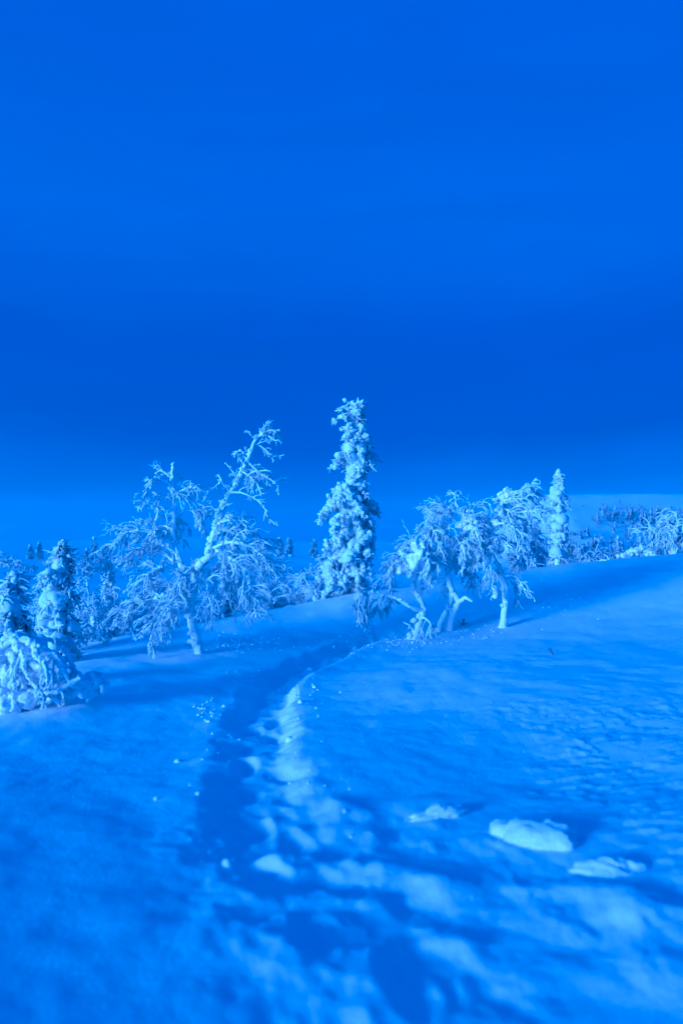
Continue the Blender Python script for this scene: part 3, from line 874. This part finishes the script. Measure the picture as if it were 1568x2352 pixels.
spruce('tallest spruce, thickly caked with rime, in the centre', P(811, 1362, Y), P(822, 914, Y),
       wprof([(1362, 780, 840), (1330, 745, 835), (1300, 738, 858), (1262, 735, 864), (1240, 742, 868), (1200, 752, 866), (1165, 745, 870), (1128, 728, 872), (1112, 745, 850), (1095, 786, 842), (1070, 776, 842), (1040, 760, 860),
              (1015, 756, 846), (990, 774, 848), (960, 778, 840), (930, 788, 836), (914, 812, 830)], 1362, 914, 811, 822, Y),
       112, 51, rb=(.034, .080), tr=.07, lowest=.06, dens=1.35,
       cushions=[(790, 1128, 15.62, .17), (806, 1150, 15.55, .15), (812, 1186, 15.6, .15), (822, 1078, 15.75, .13), (832, 1040, 15.75, .12), (828, 990, 15.8, .11), (836, 1235, 15.6, .16), (815, 1265, 15.6, .13), (842, 1275, 15.65, .12), (758, 1318, 15.75, .13), (768, 1345, 15.75, .10), (818, 945, 15.85, .10), (752, 1250, 15.8, .09)])
Y = 18.0
spruce('slender small spruce caked in snow beside the right birch', P(1279, 1294, Y), P(1282, 1081, Y),
       wprof([(1294, 1258, 1306), (1265, 1252, 1310), (1235, 1257, 1305), (1200, 1259, 1302), (1170, 1262, 1299), (1140, 1264, 1298), (1115, 1270, 1295), (1095, 1275, 1289), (1081, 1278, 1286)], 1294, 1081, 1279, 1282, Y),
       44, 52, rb=(.036, .080), tr=.07, lowest=.12, dens=1.0, plaster=12)
Y = 9.5
spruce('stout spruce with a leaning snow-capped top at the left', P(132, 1424, Y), P(147, 1243, Y),
       wprof([(1424, 92, 180), (1396, 80, 178), (1360, 90, 178), (1320, 94, 174), (1300, 98, 166), (1282, 108, 158), (1264, 130, 156), (1243, 140, 152)], 1424, 1243, 132, 147, Y),
       54, 53, rb=(.024, .060), tr=.06, lvl=2, dens=1.7, dark=.15, plaster=40)
Y = 7.6
spruce('snow-plastered spruce cut by the left picture edge', P(30, 1478, Y), P(34, 1316, Y),
       wprof([(1478, -25, 78), (1440, -20, 76), (1400, -10, 72), (1370, 2, 62), (1350, 10, 54), (1330, 22, 46), (1316, 28, 40)], 1478, 1316, 30, 34, Y),
       44, 54, rb=(.020, .050), tr=.05, lvl=2, dens=1.8, dark=.15, plaster=40)
# spruces farther off, fading in the mist
FAR = [(70, 1286, 1252, 100, 8, 'faint small spruce, leftmost of the distant pair at the left'),
       (90, 1287, 1245, 92, 11, 'faint pointed spruce, right one of the distant pair at the left'),
       (199, 1296, 1260, 72, 10, 'small dark spruce peeping up behind the left thicket'),
       (217, 1298, 1233, 68, 14, 'pointed misty spruce above the left thicket'),
       (236, 1296, 1258, 72, 10, 'low dark spruce just right of the pointed misty one'),
       (641, 1272, 1234, 105, 13, 'misty spruce at the left end of the dark mid group'),
       (663, 1272, 1236, 102, 16, 'dark bushy spruce in the mist behind the left birch'),
       (722, 1274, 1238, 96, 13, 'lone misty spruce between the left birch and tallest spruce'),
       (1417, 1290, 1232, 55, 12, 'tiny spruce behind the snow crest at the right'),
       (1470, 1290, 1234, 55, 13, 'low spruce left of the round birch at right edge'),
       (1190, 1302, 1210, 19, 32, 'rime-coated spruce half hidden behind the right birch crown'),
       (1228, 1300, 1200, 20, 30, 'small spruce between the right birch and slender spruce'),
       (252, 1388, 1300, 15, 26, 'stubby spruce behind the left drooping birch branches'),
       (520, 1400, 1290, 17, 30, 'frosty spruce behind the lower boughs of the left birch')]
for k, (u, vb, vt, Y, hwp, lab) in enumerate(FAR):
    b = P(u, vb, Y); t = P(u + (k % 3 - 1) * .8, vt, Y)
    w = hwp / F * Y
    far = Y > 40
    spruce(lab, b, t, [(0, w, w), (.25, w * .95, w * .95), (.6, w * .6, w * .6), (.9, w * .22, w * .22), (1, .03, .03)],
           17 if far else 34, 60 + k, rb=(.05, .09) if far else (.04, .075), dens=.35 if far else .8, tr=.05, dark=1.0 if far else 1.2, needle=M_FARWOOD if far else M_FARNEEDLE,
           lvl=1 if far else 2, thick=Y / 34 if far else 1.0, cover=.08 if far else .8, plaster=0, name='distant_spruce' if far else 'snowy_spruce', lowest=.05)

# ---------------------------------------------------------------- weeping birch scrub
def bush(label, u, v, Y, H, W, ns, seed, group=None, r=.011, n1=9, l1=.38, k2=4, bias=None, name='frosted_shrub', cat='shrub', lean=0.0, mat_=None):
    rng = np.random.default_rng(seed)
    b = P(u, v, Y); b[2] = ground(b[0], b[1])
    root = empty(name, b, label, cat, group)
    for k in range(ns):
        az = k / ns * 6.283 + rng.normal() * .4
        out = rng.uniform(.25, 1.0)
        d = np.array([[math.cos(az) * out * W / H * .8 + lean, math.sin(az) * out * W / H * .8, 1.25]])
        st = b + np.array([math.cos(az), math.sin(az), 0]) * .06 * rng.uniform(.3, 1) - np.array([0, 0, .05])
        Ln = H * rng.uniform(.8, 1.3)
        lp = grow(st[None], d, np.array([Ln]), 14, rng.uniform(.9, 2.2), .06, rng, bias)
        mb = MB(); mb.tubes(lp, np.linspace(.026, .010, 14)[None], 6, rng, .16)
        part = mb.build('stem', M_BARK, root, b)
        tw = MB(); twigs(tw, lp[0], Ln, rng, n1, l1 * min(1.4, max(.7, H)), 1.9, bias, .18, r=r, k2=k2, k3=2, depth3=Y < 14)
        tw.build('twigs', mat_ or M_RIME, part, b)
    return root
GS = 'frosted birch scrub'
for k, a in enumerate([
        ('dense weeping birch shrub right of the stout left spruce', 205, 1424, 12.5, 1.05, .55, 11),
        ('tall drooping shrub in shade behind the left thicket', 228, 1408, 14.5, 1.15, .6, 11),
        ('shrub under the outer left boughs of the tall birch', 272, 1412, 15.5, .95, .6, 10),
        ('low shrub at the left spruce foot', 165, 1440, 10.8, .62, .45, 9),
        ('pale shrub far left behind the stout spruce', 85, 1380, 18, 1.05, .7, 9),
        ('shrub between the two left spruces', 62, 1420, 13, .9, .6, 9),
        ('faint shrub line end below the distant pair', 40, 1310, 32, 1.1, 1.2, 8),
        ('faint shrub just below the distant left spruces', 105, 1312, 30, 1.0, 1.1, 8),
        ('frosted shrub behind the tall birch lower right boughs', 585, 1412, 17, 1.15, .75, 11),
        ('rounded frosted shrub left of the tallest spruce', 640, 1402, 18, 1.15, .8, 11),
        ('leafless frosted shrub against the snow crest by the tallest spruce', 690, 1392, 17.5, 1.0, .8, 11),
        ('low frosted shrub right beside the tallest spruce foot', 728, 1382, 17, .7, .6, 10),
        ('wispy shrub behind the trunk of the tallest spruce', 775, 1374, 18, .75, .6, 9),
        ('dim shrub filling the gap right of the tallest spruce', 850, 1366, 18.5, .7, .7, 10),
        ('dim shrub behind the bowed clump left side', 895, 1362, 19, .6, .6, 9),
        ('misty shrub behind the dark mid group of spruces', 605, 1330, 27, 1.1, 1.0, 8),
        ('misty shrub below the lone misty spruce', 700, 1320, 27, .9, .9, 8),
        ('shrub deep behind the tall birch trunk', 480, 1418, 16.5, 1.1, .8, 10),
        ('shrub behind the tall birch left lower boughs', 345, 1430, 15.5, 1.0, .7, 10),
        ('small round frosted birch at the right crest', 1353, 1286, 20, .72, .42, 12),
        ('large round frosted birch cut by the right picture edge', 1545, 1278, 19, 1.15, .75, 15),
        ('low shrub under the right birch swept crown', 1210, 1306, 18.5, .5, .55, 8)]):
    lab, u, v, Y, H, W, ns = a
    bush(lab, u, v, Y, H, W, ns, 200 + k, GS if k not in (19, 20) else None, r=(.018 if k in (19, 20) else .012) if Y < 21 else .016, n1=(14 if k in (19, 20) else 8.5) if Y < 21 else 6, bias=(-.25, 0, 0) if k not in (19, 20) else None,
         name='frosted_shrub' if k not in (19, 20) else 'frosted_birch', cat='shrub' if k not in (19, 20) else 'tree')

BRUSH = ['on the plain at the left picture edge', 'left of the faint distant spruce pair', 'between the distant pair and the stout left spruce', 'just right of the stout left spruce top', 'left of the pointed misty spruce',
         'right of the pointed misty spruce', 'behind the left birch outermost bough', 'behind the right boughs of the left birch', 'left of the dark mid group of spruces', 'in front of the dark mid group of spruces',
         'between the dark mid group and the lone misty spruce', 'right of the lone misty spruce', 'against the left flank of the tallest spruce']
rngb = np.random.default_rng(77)
for k in range(13):                                   # brush line far out on the plain
    u = [12, 48, 120, 165, 182, 250, 300, 560, 600, 622, 690, 745, 765][k]
    Yb = rngb.uniform(48, 78)
    bush('misty far shrub ' + BRUSH[k], u, 1290, Yb, rngb.uniform(1.2, 2.2), rngb.uniform(1.2, 2.4), 9, 500 + k,
         'misty brush line', r=.034, n1=4, l1=.5, k2=3, name='distant_shrub', mat_=M_FARNEEDLE)
# ---------------------------------------------------------------- snow-bent bushes at the left front
def bent(label, Y0, base_uv, arcs, lumps, seed, tw=.5, name='snow_bent_birch'):
    rng = np.random.default_rng(seed)
    b = P(base_uv[0], base_uv[1], Y0); b[2] = ground(b[0], b[1])
    root = empty(name, b, label, 'tree')
    for pts, r0, r1 in arcs:
        path, L = limb_path(pts, Y0, rng, .008)
        n = len(path)
        R = np.linspace(r0, r1, n) * (1 + .2 * rng.normal(size=n))
        mb = MB(); mb.tubes(path[None], R[None], 9, rng, .12)
        m = int(L / (r0 * .55)) + 2
        p, t, s = sample_paths(path[None], m, rng, 0, 1)
        rr = (r0 + (r1 - r0) * s) * rng.uniform(.7, 1.2, m)
        mb.blobs(p + rng.normal(size=(m, 3)) * rr[:, None] * .5, rr, rng, 2)
        part = mb.build('limb', M_LUMP, root, b)
        t_ = MB(); twigs(t_, path, L, rng, 7 * tw, .28, 2.4, None, .1, r=.011, k2=4, k3=2)
        t_.build('twigs', M_RIME, part, b)
    for u, v, dy, rad, m, el in lumps:
        c = P(u, v, Y0 + dy)
        cc = c + rng.normal(size=(m, 3)) * rad * np.array([el * .85, .5, .36])
        mb = MB(); mb.blobs(cc, rad * rng.uniform(.35, .75, m), rng, 3)
        mb.build('snow_cushion', M_LUMP, root, b)
    return root
bent('heavily snow-bent birch bowed to the ground at left front', 6.7, (95, 1600),
     [([(-40, 1530, 0), (0, 1488, -.1), (45, 1468, -.1), (90, 1478, -.1), (125, 1505, -.1), (150, 1545, -.1), (160, 1575, -.1)], .034, .020),
      ([(60, 1600, .1), (50, 1540, .1), (60, 1490, .1), (110, 1470, .1), (150, 1490, .1), (168, 1530, .1), (172, 1570, .1)], .030, .018),
      ([(35, 1478, -.1), (50, 1500, -.2), (52, 1525, -.2), (62, 1555, -.2), (85, 1580, -.2), (90, 1595, -.2)], .022, .014),
      ([(78, 1478, -.1), (82, 1510, -.2), (100, 1520, -.2), (108, 1550, -.2), (112, 1585, -.2)], .022, .014),
      ([(20, 1490, 0), (30, 1520, -.15), (28, 1550, -.15), (40, 1590, -.15)], .022, .014),
      ([(0, 1500, .1), (-10, 1550, .1), (5, 1600, .1)], .026, .018),
      ([(115, 1498, 0), (132, 1520, -.1), (140, 1550, -.1), (128, 1580, -.1)], .020, .013),
      ([(110, 1610, 0), (130, 1590, -.1), (160, 1570, -.1), (185, 1558, -.1)], .030, .018),
      ([(100, 1590, 0), (120, 1600, -.1), (135, 1612, -.1)], .026, .018),
      ([(95, 1570, 0), (94, 1600, -.2), (98, 1622, -.2)], .007, .005)],
     [(30, 1478, 0, .11, 14, 1.4), (70, 1482, 0, .09, 10, 1.2), (10, 1500, .1, .10, 10, 1.0), (130, 1522, .05, .075, 9, .7), (140, 1556, .05, .09, 12, .9), (165, 1572, .1, .10, 14, 1.3), (205, 1578, .1, .10, 14, 1.1), (228, 1582, .15, .06, 8, .8),
      (30, 1612, -.05, .11, 16, 1.2), (10, 1630, -.05, .09, 12, 1.0), (60, 1604, 0, .08, 10, 1.0), (125, 1604, .05, .06, 8, 1.2), (24, 1545, .1, .07, 8, .8), (90, 1540, .3, .13, 14, 1.0)], 301, tw=.6)
bent('small snow-bent bush in the dip behind the left hump', 11.3, (190, 1462),
     [([(150, 1466, 0), (160, 1448, 0), (178, 1438, 0), (196, 1444, 0), (206, 1468, 0)], .045, .025),
      ([(170, 1440, .1), (190, 1430, .1), (206, 1440, .1)], .030, .02),
      ([(214, 1470, 0), (213, 1445, 0), (216, 1428, 0)], .040, .035),
      ([(228, 1470, 0), (229, 1450, 0)], .040, .035)], [(153, 1464, 0, .08, 8, 1.0), (232, 1464, .05, .07, 7, 1.0)], 302, tw=2.2)
bent('snow-covered fallen bough on the right crest', 18.6, (1468, 1280),
     [([(1428, 1280, 0), (1445, 1268, 0), (1468, 1262, 0), (1490, 1268, 0), (1506, 1276, 0)], .07, .04),
      ([(1468, 1262, 0), (1474, 1256, 0), (1478, 1270, 0)], .05, .03)], [(1450, 1274, 0, .10, 8, 1.6), (1490, 1276, 0, .07, 6, 1.4)], 303, tw=.4, name='fallen_bough')
bent('little snow-capped snag near the crest left of fallen bough', 18.0, (1392, 1292),
     [([(1370, 1292, 0), (1384, 1287, 0), (1396, 1292, 0)], .04, .03), ([(1398, 1294, 0), (1394, 1280, 0), (1386, 1272, 0)], .02, .012)], [(1390, 1294, -.3, .09, 6, 1.0)], 304, tw=.2, name='snag')

# ---------------------------------------------------------------- slabs of broken snow crust
def slab(label, u, v, zoff, sx, sy, sz, rot, seed):
    rng = np.random.default_rng(seed)
    g = G(u, v, .2)
    z = ground(g[0], g[1])
    base, tri = BLOB[4]
    V = base[seed % len(base)].copy()
    W = base[(seed + 5) % len(base)] * np.array([.62, .7, .8]) + np.array([.55, -.12, -.18])
    X = base[(seed + 9) % len(base)] * np.array([.5, .75, .7]) + np.array([-.6, .1, -.25])
    tri = np.concatenate([tri, tri + len(V), tri + 2 * len(V)])
    V = np.concatenate([V, W, X]) * np.array([sx, sy, sz])
    from mathutils import Euler
    Rm = np.array(Euler([math.radians(a) for a in rot]).to_matrix())
    V = V @ Rm.T
    V[:, 2] += zoff
    o = bpy.data.objects.new('snow_chunk', make_mesh('snow_chunk', V, [tri], M_LUMP))
    C.objects.link(o)
    o.location = (g[0], g[1], z)
    tag(o, label, 'snow block', 'broken slabs of snow crust')
slab('largest bright snow slab tipped up beside the trampled snow', 1222, 1922, -.005, .20, .135, .065, (32, -6, -22), 13)
slab('pointed bright snow slab right of the largest one', 1395, 2003, -.004, .13, .07, .045, (28, -10, -8), 12)
slab('long snow slab behind, left of the largest bright one', 1000, 1852, .008, .15, .055, .04, (24, -8, 16), 7)

# ---------------------------------------------------------------- crumbs of snow along the trail and under the trees
def crumbs():
    rng = np.random.default_rng(5)
    pts, rad = [], []
    seg = np.linalg.norm(np.diff(TRAIL, axis=0), axis=1)
    for k in range(3, len(TRAIL) - 2):
        for _ in range(int(seg[k] * 18)):
            t = rng.uniform()
            c = TRAIL[k] * (1 - t) + TRAIL[k + 1] * t
            hw = TRAIL_HW[k]
            ab = TRAIL[k + 1] - TRAIL[k]; nrm = np.array([-ab[1], ab[0]]) / np.linalg.norm(ab)
            off = rng.choice([-1, 1]) * (hw + abs(rng.normal()) * .22 - .02)
            if rng.uniform() < .25: off = rng.uniform(-hw, hw)
            pts.append(c + nrm * off); rad.append(rng.uniform(.006, .016) * (1 + 1.6 * (rng.uniform() < .12)))
    def patch(u, v, z, su, sv, n, r):
        for _ in range(n):
            pts.append(G(u + rng.normal() * su, v + rng.normal() * sv, z)); rad.append(rng.uniform(*r))
    patch(470, 1612, .02, 18, 10, 30, (.008, .022))
    patch(680, 1570, .02, 24, 26, 40, (.006, .018))
    patch(540, 1480, 0, 55, 10, 120, (.008, .022))
    patch(900, 1470, .08, 60, 9, 110, (.008, .022))
    patch(1210, 1408, .25, 60, 12, 70, (.008, .02))
    patch(1060, 1448, .15, 50, 8, 70, (.008, .02))
    patch(1240, 1340, .6, 60, 14, 30, (.010, .02))
    pts = np.array(pts); rad = np.array(rad)
    z = height(pts[:, 0], pts[:, 1])
    mb = MB()
    mb.blobs(np.column_stack([pts, z - rad * .1]), rad, rng, 1, (.6, 1.3))
    o = mb.build('snow_crumbs', M_LUMP)
    o['kind'] = 'stuff'
    o['label'] = 'loose crumbs of snow scattered along the trail and under trees'
crumbs()

# ---------------------------------------------------------------- twigs poking out of the snow
def sprig(label, u, v, z0, n, L, seed, spread):
    rng = np.random.default_rng(seed)
    g = G(u, v, z0); z = ground(g[0], g[1])
    mb = MB()
    st = np.repeat([[g[0], g[1], z - .02]], n, 0)
    d = rng.normal(size=(n, 3)) * spread; d[:, 2] = np.abs(d[:, 2]) + .5
    pp = grow(st, d, L * rng.uniform(.6, 1.1, n), 6, .5, .12, rng)
    mb.tubes(pp, np.linspace(.006, .003, 6)[None].repeat(n, 0), 4, rng, .1)
    p, t, s = sample_paths(pp, 2, rng, .3, .9)
    q = grow(p, t + rng.normal(size=t.shape) * .6, np.full(len(p), L * .35), 3, .3, .1, rng)
    mb.tubes(q, np.full((len(p), 3), .003), 3, rng, .1)
    o = mb.build('dead_twig', M_TWIG, None, (g[0], g[1], z))
    o.location = (g[0], g[1], z)
    tag(o, label, 'twig')
sprig('bare dark twig poking from the smooth right slope', 1272, 1488, .3, 2, .13, 401, .8)
sprig('dark tuft of twigs in the hollow under the bowed clump', 1062, 1438, .15, 6, .16, 402, .7)
